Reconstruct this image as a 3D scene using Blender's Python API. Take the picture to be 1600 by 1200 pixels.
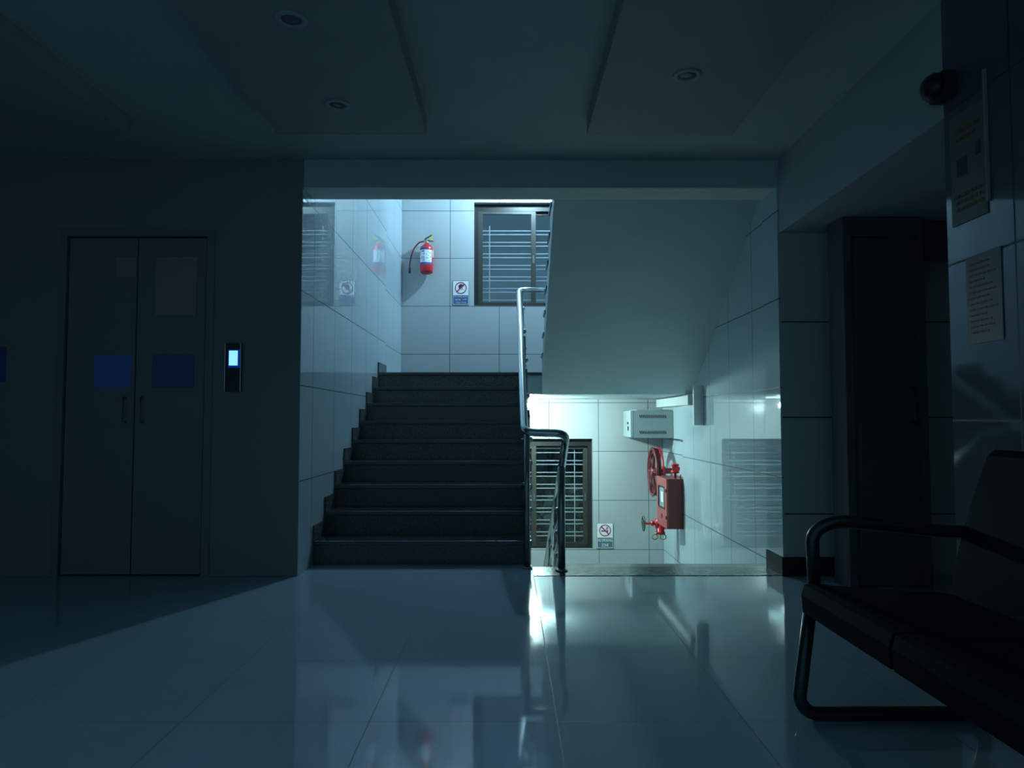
import bpy, bmesh, math, random
from mathutils import Vector, Matrix
for o in list(bpy.data.objects): bpy.data.objects.remove(o)
SC = bpy.context.scene; C = SC.collection
PI = math.pi
# ------------------------------------------------------------------ camera, sky with added fill, exposure
F = 1150.0
cd = bpy.data.cameras.new('camera'); cam = bpy.data.objects.new('camera', cd); C.objects.link(cam)
cam.location = (0, 0, .96)
cam.rotation_euler = (PI/2 + math.atan(57/F), 0, -math.atan(5/F))
cd.sensor_fit = 'HORIZONTAL'; cd.sensor_width = 36; cd.lens = 36*F/1600
cd.clip_start = .05; cd.clip_end = 100
SC.camera = cam
w = bpy.data.worlds.new('night_fill'); SC.world = w; w.use_nodes = True
bg = w.node_tree.nodes['Background']; bg.inputs[0].default_value = (.25, .62, .85, 1); bg.inputs[1].default_value = .22  # sky light raised as added teal fill to lift the dark lobby
SC.view_settings.view_transform = 'Standard'; SC.view_settings.look = 'None'
SC.view_settings.exposure = 0; SC.view_settings.gamma = 1
UP_LAMP = ((.46, .78, 1.0), 2150)     # colour, emission strength of the bulb on the upper landing
LO_LAMP = ((.66, 1.0, .98), 820)

# ------------------------------------------------------------------ materials
def srgb(r, g, b):
    f = lambda c: (c/255/12.92 if c <= 10 else ((c/255+.055)/1.055)**2.4)
    return (f(r), f(g), f(b), 1)
def mat(name, col, rough=.5, metal=0, spec=.5, emit=None, es=0, noise=None, bump=0, coat=0):
    m = bpy.data.materials.new(name); m.use_nodes = True; nt = m.node_tree
    p = nt.nodes['Principled BSDF']
    if len(col) == 3: col = (*col, 1)
    p.inputs['Base Color'].default_value = col
    p.inputs['Roughness'].default_value = rough
    p.inputs['Metallic'].default_value = metal
    p.inputs['Specular IOR Level'].default_value = spec
    p.inputs['Coat Weight'].default_value = coat
    if emit:
        p.inputs['Emission Color'].default_value = (*emit, 1); p.inputs['Emission Strength'].default_value = es
    if noise or bump:
        geo = nt.nodes.new('ShaderNodeNewGeometry')
        n = nt.nodes.new('ShaderNodeTexNoise'); sc, amt = noise or (20, 0)
        n.inputs['Scale'].default_value = sc; n.inputs['Detail'].default_value = 5
        nt.links.new(geo.outputs['Position'], n.inputs['Vector'])
        if amt:
            r = nt.nodes.new('ShaderNodeValToRGB')
            r.color_ramp.elements[0].position = .35; r.color_ramp.elements[1].position = .65
            r.color_ramp.elements[0].color = tuple(c*(1-amt) for c in col[:3])+(1,)
            r.color_ramp.elements[1].color = tuple(min(1, c*(1+amt)) for c in col[:3])+(1,)
            nt.links.new(n.outputs['Fac'], r.inputs[0]); nt.links.new(r.outputs[0], p.inputs['Base Color'])
        if bump:
            b = nt.nodes.new('ShaderNodeBump'); b.inputs['Strength'].default_value = bump; b.inputs['Distance'].default_value = .01
            nt.links.new(n.outputs['Fac'], b.inputs['Height']); nt.links.new(b.outputs[0], p.inputs['Normal'])
    return m
def tile_mat(name, col, grout, axes, size, offs, gw, rough, tint=.04, cloud=0, spec=.5):
    """square tiles in world space: axes are two of 'XYZ', offs the position of one joint on each axis"""
    m = mat(name, col, rough, spec=spec); nt = m.node_tree; N = nt.nodes; L = nt.links
    p = N['Principled BSDF']
    geo = N.new('ShaderNodeNewGeometry'); sp = N.new('ShaderNodeSeparateXYZ'); L.new(geo.outputs['Position'], sp.inputs[0])
    def math_(op, a, b=None, c=None):
        n = N.new('ShaderNodeMath'); n.operation = op
        for i, v in enumerate((a, b, c)):
            if v is None: continue
            if isinstance(v, (int, float)): n.inputs[i].default_value = v
            else: L.new(v, n.inputs[i])
        return n.outputs[0]
    ds = []; ids = []
    for ax, of, size in zip(axes, offs, size if isinstance(size, tuple) else (size, size)):
        s = math_('ADD', sp.outputs['XYZ'.index(ax)], -of + size*50)
        ds.append(math_('ABSOLUTE', math_('SUBTRACT', math_('MODULO', math_('ADD', s, size/2), size), size/2)))
        ids.append(math_('FLOOR', math_('DIVIDE', s, size)))
    d = math_('MINIMUM', ds[0], ds[1])
    g = math_('LESS_THAN', d, gw/2)
    cmb = N.new('ShaderNodeCombineXYZ'); L.new(ids[0], cmb.inputs[0]); L.new(ids[1], cmb.inputs[1])
    wn = N.new('ShaderNodeTexWhiteNoise'); L.new(cmb.outputs[0], wn.inputs['Vector'])
    hsv = N.new('ShaderNodeHueSaturation'); hsv.inputs['Color'].default_value = (*col[:3], 1)
    v = math_('MULTIPLY_ADD', wn.outputs['Value'], tint, 1-tint/2)
    if cloud:
        nz = N.new('ShaderNodeTexNoise'); nz.inputs['Scale'].default_value = 1.7; nz.inputs['Detail'].default_value = 8
        L.new(geo.outputs['Position'], nz.inputs['Vector'])
        v = math_('ADD', v, math_('MULTIPLY', math_('SUBTRACT', nz.outputs['Fac'], .5), cloud))
    L.new(v, hsv.inputs['Value'])
    mx = N.new('ShaderNodeMix'); mx.data_type = 'RGBA'
    L.new(g, mx.inputs[0]); L.new(hsv.outputs[0], mx.inputs[6]); mx.inputs[7].default_value = (*grout[:3], 1)
    L.new(mx.outputs[2], p.inputs['Base Color'])
    L.new(math_('MULTIPLY_ADD', g, .6, rough), p.inputs['Roughness'])
    return m
def glass_mat(name, tint, refl=.1, rough=.02):
    m = bpy.data.materials.new(name); m.use_nodes = True; nt = m.node_tree; nt.nodes.clear()
    o = nt.nodes.new('ShaderNodeOutputMaterial'); t = nt.nodes.new('ShaderNodeBsdfTransparent'); g = nt.nodes.new('ShaderNodeBsdfGlossy')
    t.inputs[0].default_value = (*tint, 1); g.inputs['Roughness'].default_value = rough
    mx = nt.nodes.new('ShaderNodeMixShader'); mx.inputs[0].default_value = refl
    nt.links.new(t.outputs[0], mx.inputs[1]); nt.links.new(g.outputs[0], mx.inputs[2]); nt.links.new(mx.outputs[0], o.inputs[0])
    return m
TL = (.52, .63, .68); GR = (.06, .075, .08)
M = {}
M['tile_back'] = tile_mat('tile_back', (.43, .46, .47), GR, 'XZ', (.613, .6), (-.119, .58), .007, .13)
M['tile_side'] = tile_mat('tile_side', TL, GR, 'YZ', .6, (5.50, .58), .008, .014, spec=.62)
M['tile_jamb'] = tile_mat('tile_jamb', TL, GR, 'YZ', (.6, .561), (5.50, .605), .008, .02)
M['tile_column'] = tile_mat('tile_column', (.60, .62, .60), (.05, .06, .06), 'YZ', .6, (5.50, .38), .008, .15)
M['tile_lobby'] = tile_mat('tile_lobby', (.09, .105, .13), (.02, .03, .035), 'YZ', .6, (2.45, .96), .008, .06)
M['floor'] = tile_mat('floor', (.35, .46, .54), (.2, .23, .24), 'XY', .6, (.155, 3.0), .004, .055, tint=.05, cloud=.18, spec=.5)
M['lower_floor'] = mat('lower_floor', (.35, .37, .36), .2)
M['paint'] = mat('paint', (.62, .66, .64), .55, noise=(3, .03))
M['soffit_paint'] = mat('soffit_paint', (.50, .62, .64), .5, noise=(1.5, .04), bump=.03)
M['ceiling_paint'] = mat('ceiling_paint', (.42, .46, .47), .6, noise=(2, .03))
M['panel_paint'] = mat('panel_paint', (.33, .34, .34), .6, noise=(2, .03))
M['dark_wall'] = mat('dark_wall', (.28, .28, .27), .6, spec=.3)
M['alcove_door'] = mat('alcove_door', (.10, .11, .11), .6, spec=.3)
M['dark_door'] = mat('dark_door', (.25, .25, .24), .55, spec=.3)
M['granite'] = mat('granite', (.10, .105, .105), .22, spec=.4, noise=(180, .6))
M['baseboard'] = mat('baseboard', (.03, .035, .035), .55, spec=.15)
M['granite_edge'] = mat('granite_edge', (.04, .045, .05), .12, spec=.8, noise=(180, .4))
def marble():
    m = mat('threshold_marble', (.2, .23, .22), .16, spec=.3); nt = m.node_tree; p = nt.nodes['Principled BSDF']
    geo = nt.nodes.new('ShaderNodeNewGeometry'); mp = nt.nodes.new('ShaderNodeMapping'); mp.inputs['Scale'].default_value = (1, 2.2, 1)
    n = nt.nodes.new('ShaderNodeTexNoise'); n.inputs['Scale'].default_value = 14; n.inputs['Detail'].default_value = 9; n.inputs['Distortion'].default_value = 2.2
    r = nt.nodes.new('ShaderNodeValToRGB'); r.color_ramp.elements[0].position = .42; r.color_ramp.elements[0].color = (.015, .025, .025, 1)
    r.color_ramp.elements[1].position = .6; r.color_ramp.elements[1].color = (.22, .27, .25, 1)
    nt.links.new(geo.outputs['Position'], mp.inputs[0]); nt.links.new(mp.outputs[0], n.inputs['Vector']); nt.links.new(n.outputs['Fac'], r.inputs[0]); nt.links.new(r.outputs[0], p.inputs['Base Color'])
    return m
M['marble'] = marble()
M['steel'] = mat('steel', (.62, .66, .68), .16, metal=1)
M['steel_dull'] = mat('steel_dull', (.34, .36, .37), .3, metal=1)
M['window_frame'] = mat('window_frame', (.035, .034, .028), .4)
M['window_dark'] = mat('window_dark', (.012, .013, .013), .4)
M['grille'] = mat('grille', (.62, .68, .66), .4)
M['glass_clear'] = glass_mat('glass_clear', (.84, .86, .90), .06)
M['glass_cab'] = mat('glass_cab', (.30, .38, .40), .1)
M['red'] = mat('red', (.62, .02, .035), .28)
M['red_cab'] = mat('red_cab', (.42, .09, .085), .42)
M['red_dark'] = mat('red_dark', (.20, .03, .035), .4)
M['hose_red'] = mat('hose_red', (.10, .015, .02), .6, noise=(60, .3))
M['black'] = mat('black', (.012, .013, .014), .4)
M['brass'] = mat('brass', (.45, .40, .24), .35, metal=.8)
M['green_metal'] = mat('green_metal', (.07, .10, .09), .4, metal=.3)
M['cabinet_grey'] = mat('cabinet_grey', (.30, .37, .38), .45)
M['cabinet_door'] = mat('cabinet_door', (.36, .43, .44), .35)
M['white_plastic'] = mat('white_plastic', (.66, .70, .70), .4)
M['white'] = mat('white', (.86, .86, .88), .5)
M['label_blue'] = mat('label_blue', (.05, .10, .30), .5)
M['sign_blue'] = mat('sign_blue', (.05, .10, .24), .5)
M['sign_teal'] = mat('sign_teal', (.08, .17, .20), .5)
M['sign_red'] = mat('sign_red', (.38, .03, .05), .5)
M['ink'] = mat('ink', (.02, .02, .05), .5)
M['tag_yellow'] = mat('tag_yellow', (.62, .62, .12), .5)
M['bench'] = mat('bench', (.006, .014, .019), .7, metal=0, spec=.05)
M['bench_frame'] = mat('bench_frame', (.06, .07, .075), .3, metal=.6)
M['poster_paper'] = mat('poster_paper', (.12, .12, .11), .5)
M['notice_paper'] = mat('notice_paper', (.13, .13, .16), .6)
M['text_ochre'] = mat('text_ochre', (.16, .09, .02), .6)
M['text_grey'] = mat('text_grey', (.03, .035, .05), .6)
M['faded_paper'] = mat('faded_paper', (.42, .31, .31), .7, spec=.2)
M['blue_glow'] = mat('blue_glow', (.01, .015, .03), .3, emit=(.05, .22, 1.0), es=.035)  # emission painted in for the blue screen reflections on the doors
M['blue_glow_dim'] = mat('blue_glow_dim', (.01, .015, .03), .3, emit=(.06, .22, 1.0), es=.014)  # weaker painted reflection glow, right leaf and left edge
M['screen'] = mat('screen', (.1, .2, .3), .3, emit=(.30, .80, 1.0), es=1.1)
M['screen_edge'] = mat('screen_edge', (.005, .01, .06), .3, emit=(.0, .06, .7), es=.25)
M['downlight_ring'] = mat('downlight_ring', (.34, .38, .40), .35)
M['downlight_glass'] = mat('downlight_glass', (.12, .14, .15), .3)
M['leaf'] = mat('leaf', (.05, .10, .055), .5, noise=(6, .4))
M['bulb_up'] = mat('bulb_up', (1, 1, 1), .5, emit=UP_LAMP[0], es=UP_LAMP[1])
M['bulb_lo'] = mat('bulb_lo', (1, 1, 1), .5, emit=LO_LAMP[0], es=LO_LAMP[1])

# ------------------------------------------------------------------ mesh helpers (world coordinates)
class MB:
    def __init__(s): s.bm = bmesh.new(); s.mats = []; s.mi = 0
    def use(s, m):
        if m not in s.mats: s.mats.append(m)
        s.mi = s.mats.index(m); return s
    def _face(s, vs, smooth=False):
        try: f = s.bm.faces.new(vs)
        except ValueError: return None
        f.material_index = s.mi; f.smooth = smooth; return f
    def box(s, x0, x1, y0, y1, z0, z1, bev=0):
        if x0 > x1: x0, x1 = x1, x0
        if y0 > y1: y0, y1 = y1, y0
        if z0 > z1: z0, z1 = z1, z0
        v = [s.bm.verts.new((x, y, z)) for z in (z0, z1) for y in (y0, y1) for x in (x0, x1)]
        fs = [s._face([v[i] for i in q]) for q in ((0, 2, 3, 1), (4, 5, 7, 6), (0, 1, 5, 4), (2, 6, 7, 3), (0, 4, 6, 2), (1, 3, 7, 5))]
        if bev:
            es = list({e for f in fs for e in f.edges})
            r = bmesh.ops.bevel(s.bm, geom=es, offset=bev, segments=2, affect='EDGES', profile=.6)
            for f in r['faces']: f.material_index = s.mi
        return s
    def prism(s, pts, axis, a, b):
        """closed polygon pts in the two other axes (order kept), extruded along axis from a to b"""
        def P(u, v, t):
            return {'X': (t, u, v), 'Y': (u, t, v), 'Z': (u, v, t)}[axis]
        A = [s.bm.verts.new(P(u, v, a)) for u, v in pts]; B = [s.bm.verts.new(P(u, v, b)) for u, v in pts]
        s._face(A); s._face(B[::-1]); n = len(pts)
        for i in range(n): s._face([A[i], B[i], B[(i+1) % n], A[(i+1) % n]])
        return s
    def tube(s, pts, r, n=12, cap=True):
        pts = [Vector(p) for p in pts]; rs = r if isinstance(r, (list, tuple)) else [r]*len(pts)
        rings = []; up = None
        for i, p in enumerate(pts):
            t = ((pts[i+1]-p) if i < len(pts)-1 else (p-pts[i-1])).normalized()
            if 0 < i < len(pts)-1: t = ((pts[i+1]-p).normalized()+(p-pts[i-1]).normalized()).normalized()
            if up is None: up = Vector((0, 0, 1)) if abs(t.z) < .9 else Vector((1, 0, 0))
            a = (up - t*up.dot(t)).normalized(); b = t.cross(a); up = a
            rings.append([s.bm.verts.new(p + (a*math.cos(k*2*PI/n)+b*math.sin(k*2*PI/n))*rs[i]) for k in range(n)])
        for i in range(len(rings)-1):
            for k in range(n): s._face([rings[i][k], rings[i][(k+1) % n], rings[i+1][(k+1) % n], rings[i+1][k]], True)
        if cap: s._face(rings[0][::-1]); s._face(rings[-1])
        return s
    def lathe(s, c, prof, axis='Z', n=24, sweep=(0, 2*PI), cap=True):
        """prof: (r, t) along the axis from centre c"""
        full = abs(sweep[1]-sweep[0]-2*PI) < 1e-6; m = n if full else n+1; rings = []
        for r, t in prof:
            ring = []
            for k in range(m):
                a = sweep[0]+(sweep[1]-sweep[0])*k/n; u, v = r*math.cos(a), r*math.sin(a)
                d = {'Z': (u, v, t), 'X': (t, u, v), 'Y': (u, t, v)}[axis]
                ring.append(s.bm.verts.new((c[0]+d[0], c[1]+d[1], c[2]+d[2])))
            rings.append(ring)
        for i in range(len(rings)-1):
            for k in range(n if full else n):
                k2 = (k+1) % m if full else k+1
                s._face([rings[i][k], rings[i][k2], rings[i+1][k2], rings[i+1][k]], True)
        if cap and full:
            s._face(rings[0][::-1]); s._face(rings[-1])
        return s
    def obj(s, name, m=None, parent=None):
        bm = s.bm; bmesh.ops.remove_doubles(bm, verts=bm.verts, dist=1e-6); bmesh.ops.recalc_face_normals(bm, faces=bm.faces)
        xs = [v.co for v in bm.verts]
        lo = Vector([min(v[i] for v in xs) for i in range(3)]); hi = Vector([max(v[i] for v in xs) for i in range(3)])
        org = Vector(((lo.x+hi.x)/2, (lo.y+hi.y)/2, lo.z))
        bmesh.ops.translate(bm, vec=-org, verts=bm.verts)
        me = bpy.data.meshes.new(name); bm.to_mesh(me); bm.free()
        for k in (s.mats or [m]): me.materials.append(M[k] if isinstance(k, str) else k)
        o = bpy.data.objects.new(name, me); C.objects.link(o)
        if parent is not None:
            o.parent = parent; o.location = org - wl(parent)
        else: o.location = org
        return o
def wl(o):
    v = Vector(o.location)
    while o.parent: o = o.parent; v += Vector(o.location)
    return v
def thing(name, label, cat, loc, group=None):
    o = bpy.data.objects.new(name, None); C.objects.link(o); o.location = loc; o.empty_display_size = .1
    return tag(o, label, cat, group)
def tag(o, label, cat, group=None):
    o['label'] = label; o['category'] = cat
    if group: o['group'] = group
    return o
def struct(o, label=None, cat=None):
    o['kind'] = 'structure'
    if label: o['label'] = label; o['category'] = cat
    return o
def box(name, b, m, parent=None, bev=0): return MB().box(*b, bev=bev).obj(name, m, parent)
def text(name, s, size, loc, m, parent, w=None, h=None, plane='XZ'):
    """flat lettering centred at loc, facing -Y ('XZ') ; converted to a mesh"""
    cu = bpy.data.curves.new(name, 'FONT'); cu.body = s; cu.size = size; cu.align_x = 'CENTER'; cu.align_y = 'CENTER'; cu.extrude = .0006
    t = bpy.data.objects.new('tmp', cu); C.objects.link(t)
    dg = bpy.context.evaluated_depsgraph_get(); me = bpy.data.meshes.new_from_object(t.evaluated_get(dg)); me.name = name
    bpy.data.objects.remove(t)
    xs = [v.co.x for v in me.vertices]; ys = [v.co.y for v in me.vertices]
    if not xs: return None
    cx, cy = (min(xs)+max(xs))/2, (min(ys)+max(ys))/2; sx = w/(max(xs)-min(xs)) if w else 1; sy = h/(max(ys)-min(ys)) if h else 1
    for v in me.vertices:
        x, y, z = v.co; v.co = ((x-cx)*sx, -z, (y-cy)*sy)
    me.materials.clear(); me.materials.append(M[m])
    o = bpy.data.objects.new(name, me); C.objects.link(o); o.parent = parent; o.location = Vector(loc)-wl(parent)
    return o
def arc(c, r, a0, a1, n, plane, fixed):
    out = []
    for k in range(n+1):
        a = a0+(a1-a0)*k/n; u, v = c[0]+r*math.cos(a), c[1]+r*math.sin(a)
        out.append({'XZ': (u, fixed, v), 'YZ': (fixed, u, v), 'XY': (u, v, fixed)}[plane])
    return out

# ------------------------------------------------------------------ measures
XL, XLF = -1.305, -1.335       # left stairwell wall, nearer and farther part
XR, XRF = 1.83, 1.90           # right stairwell wall
YB = 9.10                      # back wall
YS = 7.77                      # where the side walls step back
HC = 2.62                      # lobby ceiling
R_, T_, N_ = .16, .296, 9
Y1 = 4.945                     # first nosing
YL = Y1 + (N_-1)*T_            # landing nosing 7.313
ZL = N_*R_                     # 1.44
TOP = 4.12
X2 = .33

# ------------------------------------------------------------------ structure
fl = MB().box(-4.4, 3.0, -.3, 4.60, -.20, 0).box(-4.4, .155, 4.60, 4.97, -.20, 0)
struct(fl.obj('floor', 'floor'))
struct(MB().box(.155, XR+.1, 4.60, 4.87, -.20, .003).obj('trim_1', 'marble'))
struct(MB().box(-1.45, 2.0, 4.6, 9.3, -1.64, -1.44).obj('floor_lower_landing', 'lower_floor'))
# back wall with its two window openings
WX0, WX1 = -.434, 1.032
WU = (2.385, 3.69); WLo = (-.615, .735)
bk = MB()
for x0, x1, z0, z1 in ((-1.5, WX0, -1.44, TOP), (WX1, 2.1, -1.44, TOP), (WX0, WX1, -1.44, WLo[0]), (WX0, WX1, WLo[1], WU[0]), (WX0, WX1, WU[1], TOP)):
    bk.box(x0, x1, YB, YB+.2, z0, z1)
struct(bk.obj('wall_back', 'tile_back'))
struct(MB().box(-1.5, XL, 4.612, YS, .001, TOP).obj('wall_left_stairwell', 'tile_side'))
struct(MB().box(-1.5, XL, 4.9, YS, -1.44, -.201).obj('wall_left_lower_stairwell', 'tile_side'))
struct(MB().box(-1.5, XLF, YS, YB, -1.44, TOP).obj('wall_left_landing', 'tile_side'))
struct(MB().box(XR, 2.1, 4.87, YS, -1.44, TOP).obj('wall_right_stairwell', 'tile_side'))
struct(MB().box(XRF, 2.1, YS, YB, -1.44, TOP).obj('wall_right_landing', 'tile_side'))
struct(MB().box(-1.6, 2.2, 4.62, YB+.2, TOP, TOP+.2).obj('ceiling_stairwell', 'paint'))
struct(MB().box(-1.5, 2.1, 4.62, 4.87, HC+.26, TOP).obj('wall_added_upper_storey', 'paint'))  # unseen, added to keep lamp light in; the upper lobby opens here
struct(MB().box(XL, 1.70, 4.62, 4.87, 2.44, HC+.26).obj('beam', 'paint'))
struct(MB().box(-1.5, 2.1, 4.67, 4.87, -1.44, -.2).obj('wall_front_lower_storey', 'paint'))
# column on the right of the opening
struct(MB().use('tile_column').box(1.712, 2.12, 4.60, 4.87, .001, HC).use('tile_jamb').box(1.70, 1.712, 4.60, 4.87, .001, HC).obj('wall_column'))
b = MB(); b.box(1.688, 2.12, 4.585, 4.60, 0, .115).box(1.688, 1.70, 4.60, 4.87, .003, .115)
struct(b.obj('baseboard_column', 'baseboard'))
# left dark wall with door_1
DW = (-2.78, -1.90)            # leaf limits, two leaves meeting at the middle
b = MB()
b.box(DW[0], DW[1], 4.70, 4.90, .001, 2.12).box(-4.4, DW[0], 4.60, 4.90, .001, HC).box(DW[1], -1.501, 4.60, 4.90, .001, HC).box(-1.501, XL, 4.60, 4.6115, .001, HC).box(DW[0], DW[1], 4.60, 4.90, 2.12, HC)  # first box is unseen, added behind the door to stop a light leak
struct(b.use('dark_wall').obj('wall_left'))
# ceiling and its dropped panels
struct(MB().box(-4.4, 3.2, .9, 4.62, HC, HC+.26).obj('ceiling', 'ceiling_paint'))
for i, (x0, x1) in enumerate(((-1.262, -.449), (.427, 1.223), (-3.3, -2.07))):
    struct(MB().box(x0, x1, 1.0, 3.955, 2.52, HC).obj('trim_%d' % (i+2), 'panel_paint'))
# right wall, beam over the alcove
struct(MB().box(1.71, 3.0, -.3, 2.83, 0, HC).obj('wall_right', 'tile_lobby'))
struct(MB().box(1.71, 3.2, 2.83, 4.60, 2.145, HC).obj('beam_alcove', 'ceiling_paint'))
struct(MB().box(2.9, 3.0, 2.83, 4.87, 0, 2.145).obj('wall_alcove_right', 'tile_column'))
struct(MB().box(2.12, 2.9, 4.60, 4.87, 0, 2.145).obj('wall_alcove_back', 'tile_column'))
struct(MB().box(-4.5, -4.4, -.3, 4.9, 0, HC).obj('wall_lobby_left', 'dark_wall'))
# dark deep-framed doorway in the alcove
d2 = struct(box('door_2', (1.985, 2.365, 4.25, 4.30, .02, 2.03), 'alcove_door'))
b = MB(); b.box(1.94, 1.985, 4.22, 4.42, 0, 2.14).box(2.365, 2.41, 4.22, 4.42, 0, 2.14).box(1.985, 2.365, 4.22, 4.42, 2.03, 2.14).box(2.41, 2.89, 4.30, 4.42, 1.93, 2.14)
b.obj('door_frame', 'alcove_door', d2)
b = MB(); b.tube([(2.33, 4.25, .95), (2.33, 4.21, .95), (2.33, 4.21, 1.15), (2.33, 4.25, 1.15)], .008); b.obj('door_handle', 'steel_dull', d2)
# upper landing, lower floor slabs
struct(MB().box(XL, XR, YL+.301, YS, ZL-.22, ZL-.03).box(XLF, XRF, YS, YB, ZL-.22, ZL-.03).box(XL, X2, YL+.021, YL+.301, ZL-.22, ZL-.03).obj('ceiling_lower_landing', 'soffit_paint'))

# ------------------------------------------------------------------ windows
def window(n, z0, z1, clear):
    root = MB()
    x0, x1 = WX0, WX1; yf = YB+.08
    root.box(x0, x0+.05, yf, yf+.09, z0, z1).box(x1-.05, x1, yf, yf+.09, z0, z1).box(x0+.05, x1-.05, yf, yf+.09, z0, z0+.03).box(x0+.05, x1-.05, yf, yf+.09, z1-.09, z1)
    w_ = struct(root.obj('window_%d' % n, 'window_dark'))
    a0, a1 = x0+.05, x1-.05; mid = .31
    for (s0, s1, dy) in ((a0, mid+.03, 0), (mid-.03, a1, .045)):
        f = MB(); y = yf+.004+dy; fw = .055; zz0, zz1 = z0+.03, z1-.09
        f.box(s0, s0+fw, y, y+.035, zz0, zz1).box(s1-fw, s1, y, y+.035, zz0, zz1).box(s0+fw, s1-fw, y, y+.035, zz0, zz0+.03).box(s0+fw, s1-fw, y, y+.035, zz1-.035, zz1)
        so = f.obj('sash', 'window_frame', w_)
        box('pane', (s0+fw, s1-fw, y+.014, y+.019, zz0+.03, zz1-.035), 'glass_clear', so)
        lx = s1-.028 if dy == 0 else s0+.028
        if dy: lx = s1-.028
        l = MB(); l.box(lx-.012, lx+.012, y-.008, y, (z0+z1)/2-.10, (z0+z1)/2+.0); l.obj('latch', 'steel_dull', so)
    g = MB(); yg = yf+.097
    zt = z1-.315
    if not clear: zt = z1-.13
    for k in range(9):
        for dz in (0, -.048):
            z = zt-k*.148+dz
            if z > z0+.06: g.box(x0+.01, x1-.01, yg, yg+.008, z-.0055, z+.0055)
    gx = -.245 if clear else .825
    g.box(gx-.005, gx+.005, yg-.004, yg, z0+.02, z1-(.25 if clear else .1))
    g.obj('window_grille', 'grille', w_)
    return w_
window(1, WU[0], WU[1], True)
window(2, WLo[0], WLo[1], False)
struct(box('trim_6', (WX0, WX1, YB-.003, YB+.08, WU[0]-.001, WU[0]+.006), 'steel_dull'))

# shrub outside the lower window
random.seed(4)
b = MB()
for i in range(2600):
    x = random.uniform(-.7, 1.7); z = random.uniform(-1.2, 1.35); y = 9.95+random.uniform(0, .9)+.15*math.sin(x*5+z*3)
    a = random.uniform(0, 2*PI); l = random.uniform(.05, .12); ti = random.uniform(-.9, .9)
    d = Vector((math.cos(a), .35*ti, math.sin(a))); s_ = d.cross(Vector((0, 1, .4*ti))).normalized()*l*.3; p = Vector((x, y, z))
    v = [b.bm.verts.new(q) for q in (p-d*l, p+s_, p+d*l, p-s_)]; b._face(v)
for i in range(9):
    x = -.6+i*.27; b.tube([(x, 10.3, -1.5), (x+random.uniform(-.1, .1), 10.4, -.2), (x+random.uniform(-.2, .2), 10.35, 1.2)], [.02, .015, .006], 6)
b.box(-.75, 1.75, 10.95, 11.0, -1.5, 1.35)
tag(b.obj('shrub', 'leaf'), 'dark leafy shrub seen through the lower window grille', 'shrub')
struct(MB().box(-4, 5, 9.3, 14, -1.7, -1.5).obj('ground_outside', 'lower_floor'))

# ------------------------------------------------------------------ staircases
st = thing('staircase', 'dark granite stair flight rising to the landing behind the lobby floor', 'staircase', (-.58, 4.95, 0))
X0, X1 = XL+.002, .148
pts = [(Y1+.02, 0)]
for k in range(1, N_):
    y = Y1+.02+(k-1)*T_; pts += [(y, k*R_-.03), (y+T_, k*R_-.03)]
pts += [(YL+.02, ZL-.03), (YL+.02, ZL-.22), (Y1+.45, 0)]
MB().prism(pts, 'X', X0, X1).obj('flight_slab', 'granite', st)
for k in range(1, N_+1):
    yn = Y1+(k-1)*T_
    box('riser', (X0, X1, yn+.012, yn+.0199, (k-1)*R_+.001, k*R_-.031), 'granite', st)
    if k < N_: box('tread', (X0, X1+.006, yn, yn+T_+.010, k*R_-.03, k*R_), 'granite_edge', st, bev=.004)
box('tread', (X0, X2-.02, YL, YL+.3, ZL-.0295, ZL), 'granite_edge', st, bev=.004)
struct(MB().box(XL, XR, YL+.3, YS, ZL-.0295, ZL).box(XLF, XRF, YS, YB, ZL-.0295, ZL).box(X2-.02, XR, YL+.02, YL+.3, ZL-.0295, ZL).obj('floor_landing', 'granite_edge'))
# stepped skirting on the left wall
for k in range(1, N_+1):
    yn = Y1+(k-1)*T_+.012; yn2 = yn+T_ if k < N_ else YS
    lo = (k-1)*R_; hi = k*R_+.10
    box('skirting', (XL+.001, XL+.013, yn, yn2, (k*R_+.001) if k < N_ else ZL+.001, hi), 'granite', st)
    box('skirting', (XL+.0005, XL+.0135, yn-.010, yn, lo+.0, hi), 'granite', st)

s2 = thing('staircase', 'pale soffit of the flight rising right from the landing over the stairwell', 'staircase', (1.1, 6.2, 1.4))
SL = .68; RT, RR = .25, .17
X2 = .33
yt = YL; pts = [(YL+.02, ZL-.22)]
pts = [(YL+.3, ZL-.22), (YL, ZL-.22), (4.88, ZL-.22+SL*(YL-4.88)), (4.88, HC+.26)]
n2 = int((YL-4.88)/RT)
tops = []
for k in range(n2+1):
    y = YL-k*RT; tops += [(y, ZL+k*RR-.03), (y, ZL+(k+1)*RR-.03)]
tops = [p for p in tops if p[1] < HC+.26]
pts += [(p[0], p[1]) for p in tops[::-1]]
pts = [p for p in pts] + [(YL+.02, ZL-.03), (YL+.3, ZL-.03)]
MB().prism(pts, 'X', X2, XR-.001).obj('flight_slab', 'soffit_paint', s2)
for k in range(8):
    y = YL-k*RT
    box('tread', (X2-.012, XR-.003, y-RT-.015, y+.012, ZL+(k+1)*RR-.03+.0005, ZL+(k+1)*RR), 'granite', s2)
s3 = thing('staircase', 'flight descending from the marble edge to the lower landing', 'staircase', (1.1, 6.1, -1.44))
pts = [(4.875, -.03)]
for k in range(1, 9):
    y = 4.875+.02+k*T_ - T_; pts += [(y+.25, -.03-(k-1)*R_), (y+.25, -.03-k*R_)]
pts += [(YL, -1.44), (YL-.35, -1.44), (4.875, -.30)]
MB().prism(pts, 'X', .385, XR-.002).obj('flight_slab', 'lower_floor', s3)

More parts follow.
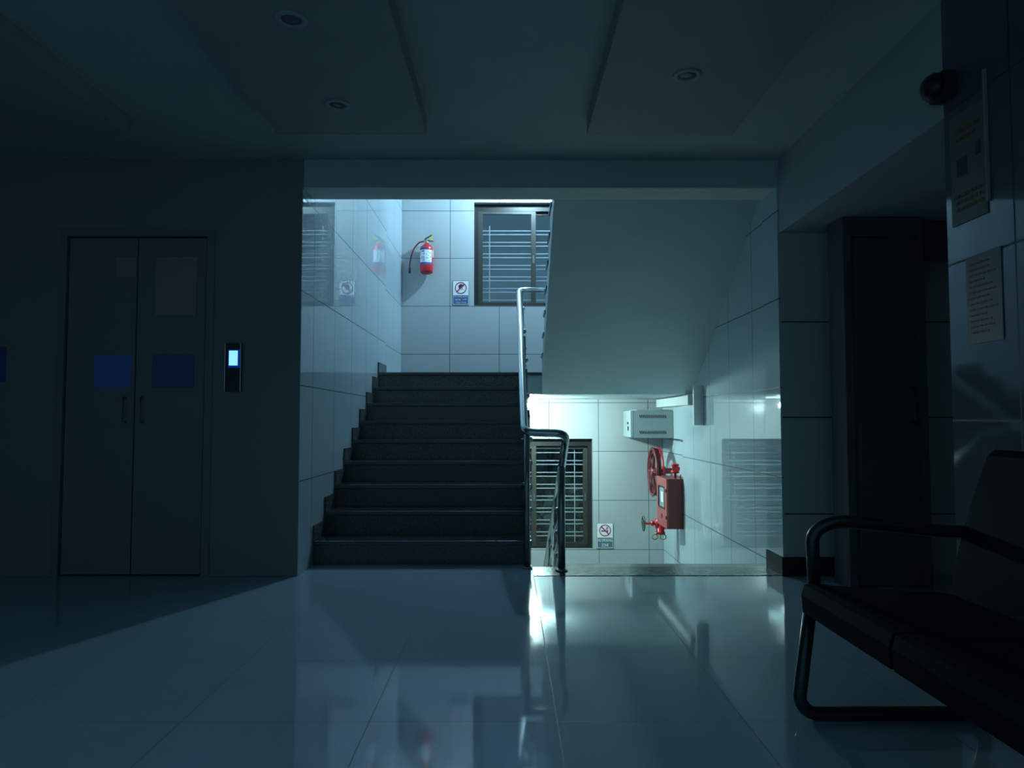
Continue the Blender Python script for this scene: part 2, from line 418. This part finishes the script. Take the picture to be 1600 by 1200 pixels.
# ------------------------------------------------------------------ railing
rl = thing('stair_railing', 'stainless steel handrail with bars along the stairs and down the well', 'railing', (.22, 4.75, 0))
HX, LX = .10, .352
def fillet(pts, r=.05, n=5):
    pts = [Vector(p) for p in pts]; out = [pts[0]]
    for i in range(1, len(pts)-1):
        a = (pts[i-1]-pts[i]); c = (pts[i+1]-pts[i]); q = min(r, a.length*.45, c.length*.45); A = pts[i]+a.normalized()*q; Cc = pts[i]+c.normalized()*q
        for k in range(n+1):
            t = k/n; out.append(A*(1-t)**2+pts[i]*2*t*(1-t)+Cc*t*t)
    return out+[pts[-1]]
slope = R_/T_
ry0 = 4.74
hz = lambda y: .885+slope*(y-ry0)
up = fillet([(LX+.02, YL+.0, hz(YL)+.0), (HX+.005, YL+.0, hz(YL)), (HX, ry0+.03, hz(ry0))], .06)
MB().tube(fillet([(LX, YL+.06, hz(YL)), (HX, YL+.06, hz(YL)), (HX, ry0, .885), (LX+.015, ry0-.02, .875), (LX+.015, 5.02, .69), (LX, 7.25, .69-slope*2.23)], .07), .026, 16).obj('handrail', 'steel', rl)
for k, dz in enumerate((.22, .38, .54, .70)):
    b = MB(); b.tube([(HX+.03, ry0+.20, hz(ry0+.20)-dz), (HX+.03, YL-.02, hz(YL-.02)-dz)], .0085, 8); b.obj('rail_bar', 'steel', rl)
    lz = lambda y: .69-slope*(y-5.02)
    b = MB(); b.tube([(LX+.0, 4.80, lz(4.80)-dz-.06), (LX, 7.2, lz(7.2)-dz)], .011, 8); b.obj('rail_bar', 'steel', rl)
for k in (0, 2, 4, 6, 8):
    y = Y1+k*T_+.10; y = min(y, YL+.05); zb = (k+1)*R_
    b = MB(); b.tube([(HX+.03, y, zb+.001), (HX+.03, y, hz(y)-.015)], .014, 10); b.lathe((HX+.03, y, zb+.0005), [(.03, 0), (.03, .006), (.014, .012)], n=14); b.obj('post', 'steel_dull', rl)
    for dz in (.22, .38, .54, .70):
        b = MB(); b.lathe((HX+.045, y, hz(y)-dz), [(.012, -.02), (.02, -.01), (.02, .01), (.012, .02)], axis='Y', n=10); b.obj('bar_clamp', 'steel_dull', rl)
# posts of the descending part
b = MB(); b.tube([(LX-.015, 4.74, .004), (LX-.015, 4.74, .66)], .024, 12).tube([(LX-.015, 4.74, .66), (LX+.012, 4.79, .80)], [.018, .014], 10); b.lathe((LX-.015, 4.74, .003), [(.04, 0), (.04, .006), (.024, .014)], n=16); b.obj('newel_post', 'steel_dull', rl)
b = MB(); b.tube([(HX+.02, 4.83, .004), (HX+.02, 4.83, .90)], .019, 12); b.lathe((HX+.02, 4.83, .0015), [(.034, 0), (.034, .006), (.018, .012)], n=16); b.obj('newel_post', 'steel_dull', rl)
for y in (5.6, 6.4, 7.2):
    b = MB(); zt = .69-slope*(y-5.02); b.tube([(LX, y, zt-.90), (LX, y, zt-.01)], .014, 10); b.obj('post', 'steel_dull', rl)
for y in (4.95, 5.3, 5.6, 6.0, 6.4):
    for dz in (.22, .38, .54, .70):
        b = MB(); zt = .69-slope*(y-5.02)-dz; b.lathe((LX-.004, y, zt), [(.012, -.02), (.02, -.01), (.02, .01), (.012, .02)], axis='Y', n=8); b.obj('bar_clamp', 'steel_dull', rl)

# ------------------------------------------------------------------ lamps
def bulb_lamp(x, y, z, m, label, k=1):
    t = thing('bulb_lamp', label, 'lamp', (x, y, z), 'bulb lamps under the landings')
    MB().lathe((x, y, z), [(.045, 0), (.045, -.015), (.025, -.02), (.022, -.04)]).obj('holder', 'white_plastic', t)
    p = [(.018*k, -.04), (.03*k, -.055), (.043*k, -.07), (.046*k, -.085), (.038*k, -.11), (.018*k, -.125), (.002, -.127)]
    MB().lathe((x, y, z), p, n=20).obj('bulb', m, t)
bulb_lamp(.275, 8.28, ZL-.22, 'bulb_lo', 'glowing bulb under the landing above the lower window', 1.55)
bulb_lamp(.25, 8.40, TOP, 'bulb_up', 'glowing bulb high over the upper landing, out of the frame')

# ------------------------------------------------------------------ fire extinguisher
ex, ey, ez = -1.015, 9.00, 2.765
t = thing('fire_extinguisher', 'red fire extinguisher with white label hung on the tiled landing wall', 'fire extinguisher', (ex, ey, ez))
MB().lathe((ex, ey, ez), [(.02, .012), (.05, .0), (.072, .012), (.081, .04), (.082, .30), (.076, .33), (.055, .355), (.028, .368), (.024, .385)], n=32).obj('cylinder', 'red', t)
lb = MB().lathe((ex, ey, ez), [(.0832, .13), (.0832, .285)], n=16, sweep=(PI+.5, 2*PI-.62), cap=False).obj('label_sheet', 'white', t)
MB().lathe((ex, ey, ez), [(.0834, .105), (.0834, .132)], n=16, sweep=(PI+.45, 2*PI-.6), cap=False).obj('label_band', 'label_blue', t)
MB().lathe((ex, ey, ez), [(.0834, .288), (.0834, .318)], n=12, sweep=(PI+.45, 2*PI-1.4), cap=False).obj('label_band', 'label_blue', t)
MB().lathe((ex, ey, ez), [(.0834, .20), (.0834, .29)], n=6, sweep=(2*PI-.42, 2*PI-.15), cap=False).obj('label_sheet', 'white', t)
random.seed(2)
b = MB()
for r in range(8):
    for c in range(9):
        if random.random() < .5:
            a = PI+.62+c*.2
            if c in (4,): continue
            z0 = .145+r*.016; b.lathe((ex, ey, ez), [(.0838, z0), (.0838, z0+.009)], n=2, sweep=(a, a+.13), cap=False)
b.obj('label_text', 'label_blue', t)
b = MB(); b.lathe((ex, ey, ez), [(.0838, .262), (.0838, .275)], n=4, sweep=(PI+.8, PI+1.35), cap=False); b.obj('label_text', 'red', t)
MB().lathe((ex, ey, ez), [(.017, .37), (.022, .38), (.022, .40), (.014, .41)], n=14).box(ex-.035, ex+.02, ey-.012, ey+.012, ez+.395, ez+.42).obj('valve', 'brass', t)
MB().prism([(ex-.03, ez+.415), (ex+.085, ez+.400), (ex+.085, ez+.408), (ex-.03, ez+.428)], 'Y', ey-.009, ey+.009).obj('carry_handle', 'black', t)
MB().prism([(ex-.02, ez+.425), (ex+.065, ez+.478), (ex+.062, ez+.490), (ex-.025, ez+.438)], 'Y', ey-.009, ey+.009).obj('squeeze_lever', 'black', t)
MB().prism([(ex+.03, ez+.425), (ex+.075, ez+.41), (ex+.072, ez+.47), (ex+.05, ez+.462)], 'Y', ey-.016, ey-.013).obj('tag', 'tag_yellow', t)
pts = [(ex-.03, ey, ez+.405), (ex-.09, ey, ez+.395), (ex-.15, ey, ez+.33), (ex-.19, ey, ez+.23), (ex-.207, ey, ez+.12), (ex-.208, ey, ez+.06)]
MB().tube(fillet(pts, .05), .0095, 10).obj('hose', 'red_dark', t)
MB().tube([(ex-.208, ey, ez+.07), (ex-.207, ey, ez+.01)], [.013, .016], 10).obj('nozzle', 'black', t)
MB().box(ex-.03, ex+.03, ey+.076, YB-.0005, ez+.20, ez+.34).obj('wall_bracket', 'black', t)

# ------------------------------------------------------------------ signs
def ring(b, c, r0, r1, y0, y1, n=32):
    b.lathe((c[0], 0, c[1]), [(r0, y0), (r1, y0), (r1, y1), (r0, y1), (r0, y0)], axis='Y', n=n, cap=False)
def sign(x0, x1, z0, z1, label, split, cat, colr, lines, kind):
    t = thing('wall_sign', label, cat, ((x0+x1)/2, YB-.004, z0), 'prohibition signs on the back wall')
    box('board', (x0, x1, YB-.006, YB-.0005, z0, z1), 'white', t)
    y = YB-.0065
    b = MB(); q = .004
    b.box(x0, x1, y-.001, y+.0004, z0, z0+q).box(x0, x1, y-.001, y+.0004, z1-q, z1).box(x0, x0+q, y-.001, y+.0004, z0, z1).box(x1-q, x1, y-.001, y+.0004, z0, z1); b.obj('border', 'ink', t)
    zs = z0+(z1-z0)*split
    box('text_band', (x0+.01, x1-.01, y-.001, y+.0004, z0+.012, zs), colr, t)
    c = ((x0+x1)/2, (zs+z1)/2); r = (z1-zs)*.40
    b = MB()
    if kind == 'smoke':
        b.box(c[0]-r*.62, c[0]+r*.25, y-.001, y, c[1]-r*.22, c[1]-r*.02).box(c[0]+r*.3, c[0]+r*.55, y-.001, y, c[1]-r*.22, c[1]-r*.02)
        for k in range(2):
            b.tube([(c[0]+r*(.3+.2*k), y, c[1]+.05*r), (c[0]+r*(.15+.2*k), y, c[1]+r*.25), (c[0]+r*(.45+.15*k), y, c[1]+r*.4), (c[0]+r*(.2+.2*k), y, c[1]+r*.6)], .003, 6)
    else:
        b.prism([(c[0]-r*.35, c[1]+r*.0), (c[0]-r*.45, c[1]+r*.35), (c[0]-r*.1, c[1]+r*.65), (c[0]+r*.35, c[1]+r*.55), (c[0]+r*.5, c[1]+r*.2), (c[0]+r*.1, c[1]+r*.25), (c[0]-r*.1, c[1]-r*.1), (c[0]-r*.3, c[1]-r*.45)], 'Y', y-.001, y)
        b.tube([(c[0]+r*.1, y, c[1]+r*.2), (c[0]+r*.25, y, c[1]-r*.1), (c[0]+r*.05, y, c[1]-r*.35)], .003, 6)
        for k in range(4): b.box(c[0]+r*(.2+.12*k), c[0]+r*(.26+.12*k), y-.001, y, c[1]-r*(.2+.1*k), c[1]-r*(.12+.1*k))
    b.obj('pictogram', 'ink', t)
    b = MB(); ring(b, c, r*.86, r, y-.003, y-.0012)
    s = -1 if kind == 'smoke' else 1
    dx = r*.65; wv = r*.07
    b.prism([(c[0]-dx-wv, c[1]-s*dx+wv*s), (c[0]-dx+wv, c[1]-s*dx-wv*s), (c[0]+dx+wv, c[1]+s*dx-wv*s), (c[0]+dx-wv, c[1]+s*dx+wv*s)], 'Y', y-.0035, y-.0014)
    b.obj('prohibition_ring', 'sign_red', t)
    n = len(lines); hh = (zs-z0-.012)/n
    for i, (s_, wd) in enumerate(lines):
        text('sign_text', s_, .04, (c[0], y-.0015, zs-hh*(i+.5)), 'white', t, w=(x1-x0)*wd, h=hh*.58)
    return t
sign(-.70, -.495, 2.395, 2.70, 'upper no spitting sign with a head pictogram beside the upper window', .40, 'sign', 'sign_blue', [('येथे तंबाखू खाऊन', .82), ('थुंकू नये', .72), ('सक्त मनाई', .62)], 'spit')
sign(1.078, 1.28, -.605, -.295, 'lower no smoking zone sign between the lower window and the red hose box', .42, 'sign', 'sign_teal', [('NO SMOKING', .84), ('ZONE', .42)], 'smoke')

# ------------------------------------------------------------------ grey equipment cabinet
gx0, gx1, gy0, gy1, gz0, gz1 = 1.405, XRF-.001, 8.50, 9.05, .76, 1.075
t = thing('equipment_cabinet', 'grey metal network cabinet with vent slots high on the wall above the hose reel', 'cabinet', ((gx0+gx1)/2, 8.78, gz0))
box('body', (gx0+.02, gx1, gy0, gy1, gz0, gz1), 'cabinet_grey', t, bev=.004)
box('top_lid', (gx0+.08, gx1, gy0+.05, gy1, gz1-.0005, gz1+.012), 'cabinet_door', t)
dr = box('door', (gx0, gx0+.0195, gy0+.004, gy1-.004, gz0+.006, gz1-.004), 'cabinet_door', t, bev=.003)
MB().lathe((gx0, 8.66, gz0+.17), [(.014, 0), (.014, -.012), (.008, -.014)], axis='X', n=14).obj('lock', 'black', dr)
MB().lathe((gx0, 8.64, gz0+.12), [(.013, 0), (.013, -.012), (.008, -.014)], axis='X', n=14).box(gx0-.012, gx0-.001, 8.63, 8.65, gz0+.08, gz0+.12).obj('handle', 'black', dr)
for row in (gz0+.045, gz1-.085):
    b = MB()
    for k in range(17):
        x = gx0+.10+k*.0185
        b.prism([(x, row+.034), (x+.009, row+.034), (x+.019, row), (x+.010, row)], 'Y', gy0-.0012, gy0+.002)
    b.obj('vent_grille', 'black', t)
b = MB(); b.box(gx0+.02, gx1, gy0-.0015, gy0+.001, gz0, gz0+.008).box(gx0+.02, gx0+.028, gy0-.0015, gy0+.001, gz0, gz1); b.obj('edge_trim', 'cabinet_door', t)
# trunking and vertical cover
t = thing('cable_trunking', 'white square cable trunking running under the landing beside the grey cabinet', 'cable trunking', (1.8, 7.9, 1.12))
MB().box(XR-.075, XR-.001, 7.20, YS, 1.115, 1.205).box(XR-.075, XRF-.001, YS, 8.75, 1.115, 1.205).obj('duct', 'white_plastic', t)
MB().box(XR-.082, XR-.001, 7.17, 7.198, 1.108, 1.212).obj('end_cap', 'cabinet_grey', t)
tag(MB().box(XR-.095, XR-.001, 6.90, 6.93, .915, 1.285, bev=.003).obj('wall_panel', 'white'), 'white upright board projecting from the right stairwell wall', 'panel')
tag(MB().box(XR-.02, XR-.001, YS-.02, YS, .735, .752).box(XRF-.012, XRF-.001, YS, 8.75, .735, .752).obj('cable_conduit', 'steel_dull'), 'thin grey conduit on the right wall under the grey cabinet', 'conduit')

# ------------------------------------------------------------------ hose reel
cy, cz = 8.60, .365
t = thing('hose_reel', 'red fire hose reel seen edge-on behind the red hose box', 'hose reel', (1.75, cy, cz-.3))
for x, m in ((1.672, 'red_dark'), (1.745, 'red')):
    b = MB(); b.lathe((x, cy, cz), [(.252, -.006), (.278, -.012), (.290, 0), (.278, .012), (.252, .006), (.252, -.006)], axis='X', n=48, cap=False)
    for k in range(6):
        a = k*PI/3; b.tube([(x, cy+.04*math.cos(a), cz+.04*math.sin(a)), (x, cy+.27*math.cos(a), cz+.27*math.sin(a))], .007, 6)
    b.lathe((x, cy, cz), [(.05, -.006), (.05, .006)], axis='X', n=20)
    b.obj('reel_ring', m, t)
b = MB(); pts = []
for k in range(0, 24*8+1):
    a = k*2*PI/24; x = 1.684+.05*abs(((k/24) % 2)-1); r = .215+.007*(k/24); pts.append((x, cy+r*math.cos(a), cz+r*math.sin(a)))
b.tube(pts, .013, 8); b.obj('hose', 'hose_red', t)
MB().lathe((0, cy, cz), [(.05, 1.655), (.05, 1.76), (.03, 1.77), (.03, 1.81)], axis='X', n=20).obj('hub', 'red_dark', t)
MB().box(1.79, 1.815, cy-.05, cy+.05, cz-.32, cz+.06).box(1.815, XRF-.001, cy-.05, cy+.05, cz-.02, cz+.04).box(1.815, XRF-.001, cy-.04, cy+.04, cz-.32, cz-.27).obj('bracket', 'red_dark', t)
# ------------------------------------------------------------------ red hose box
hx0, hx1, hy0, hy1, hz0, hz1 = 1.652, XRF-.001, 7.80, 8.26, -.175, .345
t = thing('hose_box', 'red metal fire hose box with a glazed door on the right stairwell wall', 'hose box', (1.75, 8.03, hz0))
MB().box(hx0+.02, XR-.001, 7.75, YS, hz0, hz1).box(hx0+.02, hx1, YS, 8.26, hz0, hz1).obj('body', 'red_dark', t)
b = MB()
wy0, wy1, wz0, wz1 = 7.86, 8.16, .03, .24
d0, d1 = hx0, hx0+.0195
for (a0, a1, c0, c1) in ((7.75, wy0, hz0, hz1), (wy1, 8.26, hz0, hz1), (wy0, wy1, hz0, wz0), (wy0, wy1, wz1, hz1)): b.box(d0, d1, a0, a1, c0, c1)
dr = b.obj('door', 'red_cab', t)
box('pane', (d0+.008, d0+.012, wy0, wy1, wz0, wz1), 'glass_cab', dr)
b = MB(); q = .014
b.box(d0-.004, d0+.004, wy0-q, wy1+q, wz0-q, wz0).box(d0-.004, d0+.004, wy0-q, wy1+q, wz1, wz1+q).box(d0-.004, d0+.004, wy0-q, wy0, wz0, wz1).box(d0-.004, d0+.004, wy1, wy1+q, wz0, wz1)
b.obj('gasket', 'black', dr)
box('pane_label', (d0+.004, d0+.0075, 7.95, 8.06, .08, .19), 'white', dr)
MB().box(d0-.006, d0, 7.98, 8.01, hz0+.09, hz0+.13).obj('lock', 'black', dr)
for z in (hz0+.10, hz1-.14): MB().tube([(d0-.004, 7.76, z), (d0-.004, 7.76, z+.035)], .007, 8).obj('hinge', 'black', dr)
MB().tube([(XR-.02, 7.79, hz1), (XR-.02, 7.79, hz1+.045)], .006, 8).obj('top_stud', 'black', t)
# red coupling on top of the box
t = thing('hose_coupling', 'small red hose coupling standing on top of the red hose box', 'coupling', (1.79, 8.0, hz1))
MB().lathe((1.79, 7.95, hz1), [(.012, .0005), (.012, .045), (.045, .05), (.045, .075), (.03, .08), (.03, .12), (.045, .125), (.045, .145), (.03, .15)], n=18).obj('body', 'red', t)
MB().box(1.75, 1.83, 7.90, 7.912, hz1+.08, hz1+.12).obj('lug', 'red', t)
# ------------------------------------------------------------------ hydrant valve
vy, vz = 8.34, -.195
t = thing('hydrant_valve', 'red hydrant valve with a spoked handwheel below the red hose box', 'valve', (1.7, vy, vz-.16))
b = MB(); b.lathe((0, vy, vz), [(.014, 1.505), (.014, 1.60), (.03, 1.605), (.03, 1.625), (.022, 1.63), (.022, 1.645), (.058, 1.65), (.062, 1.675), (.05, 1.70), (.066, 1.735), (.066, 1.77), (.045, 1.80), (.045, XRF-.001)], axis='X', n=24); b.obj('body', 'red', t)
b = MB(); b.lathe((1.70, vy-.02, vz), [(.045, 0), (.045, -.09), (.055, -.095), (.055, -.115), (.04, -.12)], n=20); b.obj('outlet', 'red', t)
hw = MB(); pts = [(1.515, vy+.082*math.cos(k*2*PI/28), vz+.082*math.sin(k*2*PI/28)) for k in range(29)]
hw.tube(pts, .009, 8, cap=False)
for k in range(4):
    a = k*PI/2+.4; hw.tube([(1.515, vy, vz), (1.515, vy+.08*math.cos(a), vz+.08*math.sin(a))], .006, 6)
hw.lathe((1.515, vy, vz), [(.02, -.01), (.02, .01)], axis='X', n=12); hw.obj('handwheel', 'green_metal', t)
for s in (-1, 1):
    b = MB(); cx = 1.68+s*.045
    pts = [(cx+.032*math.cos(k*2*PI/16), vy-.05, vz-.145+.028*math.sin(k*2*PI/16)) for k in range(17)]
    b.tube(pts, .0065, 6, cap=False); b.tube([(cx, vy-.045, vz-.11), (1.69, vy-.03, vz-.10)], .01, 6); b.obj('lug', 'brass', t)

# ------------------------------------------------------------------ ceiling downlights
dl = thing('downlight', 'unlit round downlight in the left ceiling panel nearest the beam', 'ceiling light', (-.848, 3.567, 2.52), 'unlit round ceiling downlights')
MB().lathe((-.848, 3.567, 2.52), [(.040, -.001), (.045, -.008), (.062, -.006), (.066, 0), (.04, 0)], n=32, cap=False).obj('ring', 'downlight_ring', dl)
MB().lathe((-.848, 3.567, 2.52), [(.002, -.0045), (.038, -.003), (.040, -.001)], n=24).obj('lens', 'downlight_glass', dl)
for x, y, lab in ((.807, 3.25, 'unlit round downlight in the right ceiling panel'), (-.847, 2.795, 'unlit round downlight in the left ceiling panel nearest the top of the photo')):
    c = dl.copy(); C.objects.link(c); c.location = (x, y, 2.52); c['label'] = lab
    for ch in dl.children:
        k = ch.copy(); C.objects.link(k); k.parent = c

# ------------------------------------------------------------------ dark double door on the left wall with panes glowing for blue screen reflections
mx = (DW[0]+DW[1])/2
for i, (x0, x1, pn, m) in enumerate(((DW[0]+.01, mx-.004, (150, 225), 'blue_glow'), (mx+.004, DW[1]-.01, (240, 305), 'blue_glow_dim'))):
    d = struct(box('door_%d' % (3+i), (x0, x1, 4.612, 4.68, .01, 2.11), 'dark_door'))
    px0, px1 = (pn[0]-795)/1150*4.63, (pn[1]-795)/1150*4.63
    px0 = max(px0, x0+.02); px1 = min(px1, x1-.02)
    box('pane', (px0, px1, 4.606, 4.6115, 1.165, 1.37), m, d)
    pp0, pp1, z0, z1 = ((180, 228, 1.86, 1.99), (243, 307, 1.62, 1.99))[i]
    tag(box('paper_notice', ((pp0-795)/1150*4.63, min((pp1-795)/1150*4.63, x1-.005), 4.606, 4.6115, z0, z1), 'faded_paper'),
        ('small faded paper notice high on the left leaf of the dark door', 'large faded paper notice high on the right leaf of the dark door')[i], 'notice')
    hxx = x1-.05 if i == 0 else x0+.05
    MB().tube([(hxx, 4.612, .95), (hxx, 4.58, .95), (hxx, 4.58, 1.10), (hxx, 4.612, 1.10)], .007, 8).obj('door_handle', 'dark_door', d)
b = MB(); b.box(DW[0]-.05, DW[0], 4.594, 4.60, .001, 2.17).box(DW[1], DW[1]+.05, 4.594, 4.60, .001, 2.17).box(DW[0], DW[1], 4.594, 4.60, 2.12, 2.17)
struct(b.obj('trim_7', 'dark_door'))
tag(box('wall_glow', (-3.3, -3.14, 4.59, 4.5995, 1.20, 1.42), 'blue_glow_dim'), 'dim blue glow standing in for a screen reflection at the left edge of the photo', 'screen')  # emissive panel added in place of a blue reflection
# intercom / access terminal
t = thing('access_terminal', 'wall terminal with small glowing cyan screen on the dark left wall', 'access terminal', (-1.72, 4.60, 1.16))
box('body', (-1.765, -1.668, 4.575, 4.5995, 1.14, 1.44), 'black', t, bev=.003)
box('screen', (-1.741, -1.687, 4.572, 4.5749, 1.302, 1.394), 'screen', t)
box('screen_bezel', (-1.746, -1.668, 4.5735, 4.5748, 1.288, 1.402), 'screen_edge', t)
for x in (-1.765, -1.668): box('side_trim', (x-.003, x+.003, 4.570, 4.5745, 1.14, 1.44), 'steel_dull', t)

# ------------------------------------------------------------------ right wall: poster, notice, dome camera
def wall_sheet(name, y0, y1, z0, z1, m, label, cat, rows, tm, extra=None):
    t = thing(name, label, cat, (1.708, (y0+y1)/2, z0))
    box('sheet', (1.706, 1.7095, y0, y1, z0, z1), m, t)
    b = MB(); random.seed(len(rows))
    for z, h, a, e in rows:
        y = y1-(y1-y0)*a
        while y > y1-(y1-y0)*e:
            l = random.uniform(.012, .03); b.box(1.7045, 1.7058, max(y-l, y0+.006), y, z, z+h); y -= l+.006
    b.obj('printed_text', tm, t)
    return t
p = wall_sheet('wall_poster', 2.58, 2.79, 1.70, 2.12, 'poster_paper', 'tall poster with ochre lettering high on the right wall', 'poster',
    [(2.045, .014, .15, .85), (2.015, .014, .2, .7), (1.80, .014, .12, .9), (1.775, .014, .15, .9), (1.75, .012, .15, .85)], 'text_ochre')
b = MB(); b.box(1.7045, 1.7058, 2.69, 2.75, 1.88, 1.95).box(1.7045, 1.7058, 2.61, 2.64, 1.93, 1.98); b.obj('picture', 'text_grey', p)
box('edge_strip', (1.700, 1.7095, 2.568, 2.579, 1.74, 2.22), 'dark_wall', p)
wall_sheet('paper_notice', 2.52, 2.715, 1.24, 1.565, 'notice_paper', 'printed paper notice with a curled lower corner on the right wall', 'notice',
    [(1.53-.021*k, .006, .1, .55+.3*((k*7) % 3)/3) for k in range(13)], 'text_grey')
t = thing('dome_camera', 'dark dome security camera at the top corner of the right wall', 'security camera', (1.67, 2.79, 2.19))
MB().box(1.655, 1.709, 2.74, 2.84, 2.20, 2.30, bev=.01).obj('housing', 'baseboard', t)
MB().lathe((1.655, 2.79, 2.25), [(.055, .0), (.055, -.012), (.045, -.032), (.025, -.048), (.004, -.052)], axis='X', n=20).obj('dome', 'black', t)

# ------------------------------------------------------------------ waiting bench
BX, BY = .945, 2.40
t = thing('waiting_bench', 'dark metal waiting room bench with armrests against the right wall', 'bench', (BX+.3, 1.6, 0))
def seat_shape(b, y0, y1):
    pr = [(BX, .345), (BX-.004, .40), (BX+.006, .432), (BX+.03, .438), (BX+.15, .425), (BX+.47, .405), (BX+.47, .385), (BX+.15, .405), (BX+.035, .415), (BX+.018, .40), (BX+.018, .345)]
    b.prism(pr, 'Y', y0, y1)
def back_shape(b, y0, y1):
    pr = [(BX+.475, .40), (BX+.50, .52), (BX+.555, .70), (BX+.61, .845), (BX+.635, .865), (BX+.645, .85), (BX+.585, .70), (BX+.528, .52), (BX+.50, .40)]
    b.prism(pr, 'Y', y0, y1)
for k in range(3):
    y1 = BY-.006-k*.56; y0 = y1-.545
    b = MB(); seat_shape(b, y0, y1); b.obj('seat', 'bench', t)
    b = MB(); back_shape(b, y0, y1); b.obj('backrest', 'bench', t)
MB().box(BX+.22, BX+.28, BY-1.70, BY-.01, .335, .385).obj('cross_beam', 'bench_frame', t)
for y in (BY+.008, BY-1.66):
    def flat(path, w=.034, th=.05):
        b = MB(); b.tube(fillet(path, .09, 6), .021, 12); return b
    leg = flat([(BX+.03, y, .36), (BX-.012, y, .06), (BX+.02, y, .021), (BX+.60, y, .021), (BX+.50, y, .39)])
    leg.obj('leg_frame', 'bench_frame', t)
    arm = flat([(BX+.045, y, .40), (BX+.04, y, .60), (BX+.12, y, .635), (BX+.47, y, .60), (BX+.58, y, .60)])
    arm.obj('armrest', 'bench_frame', t)
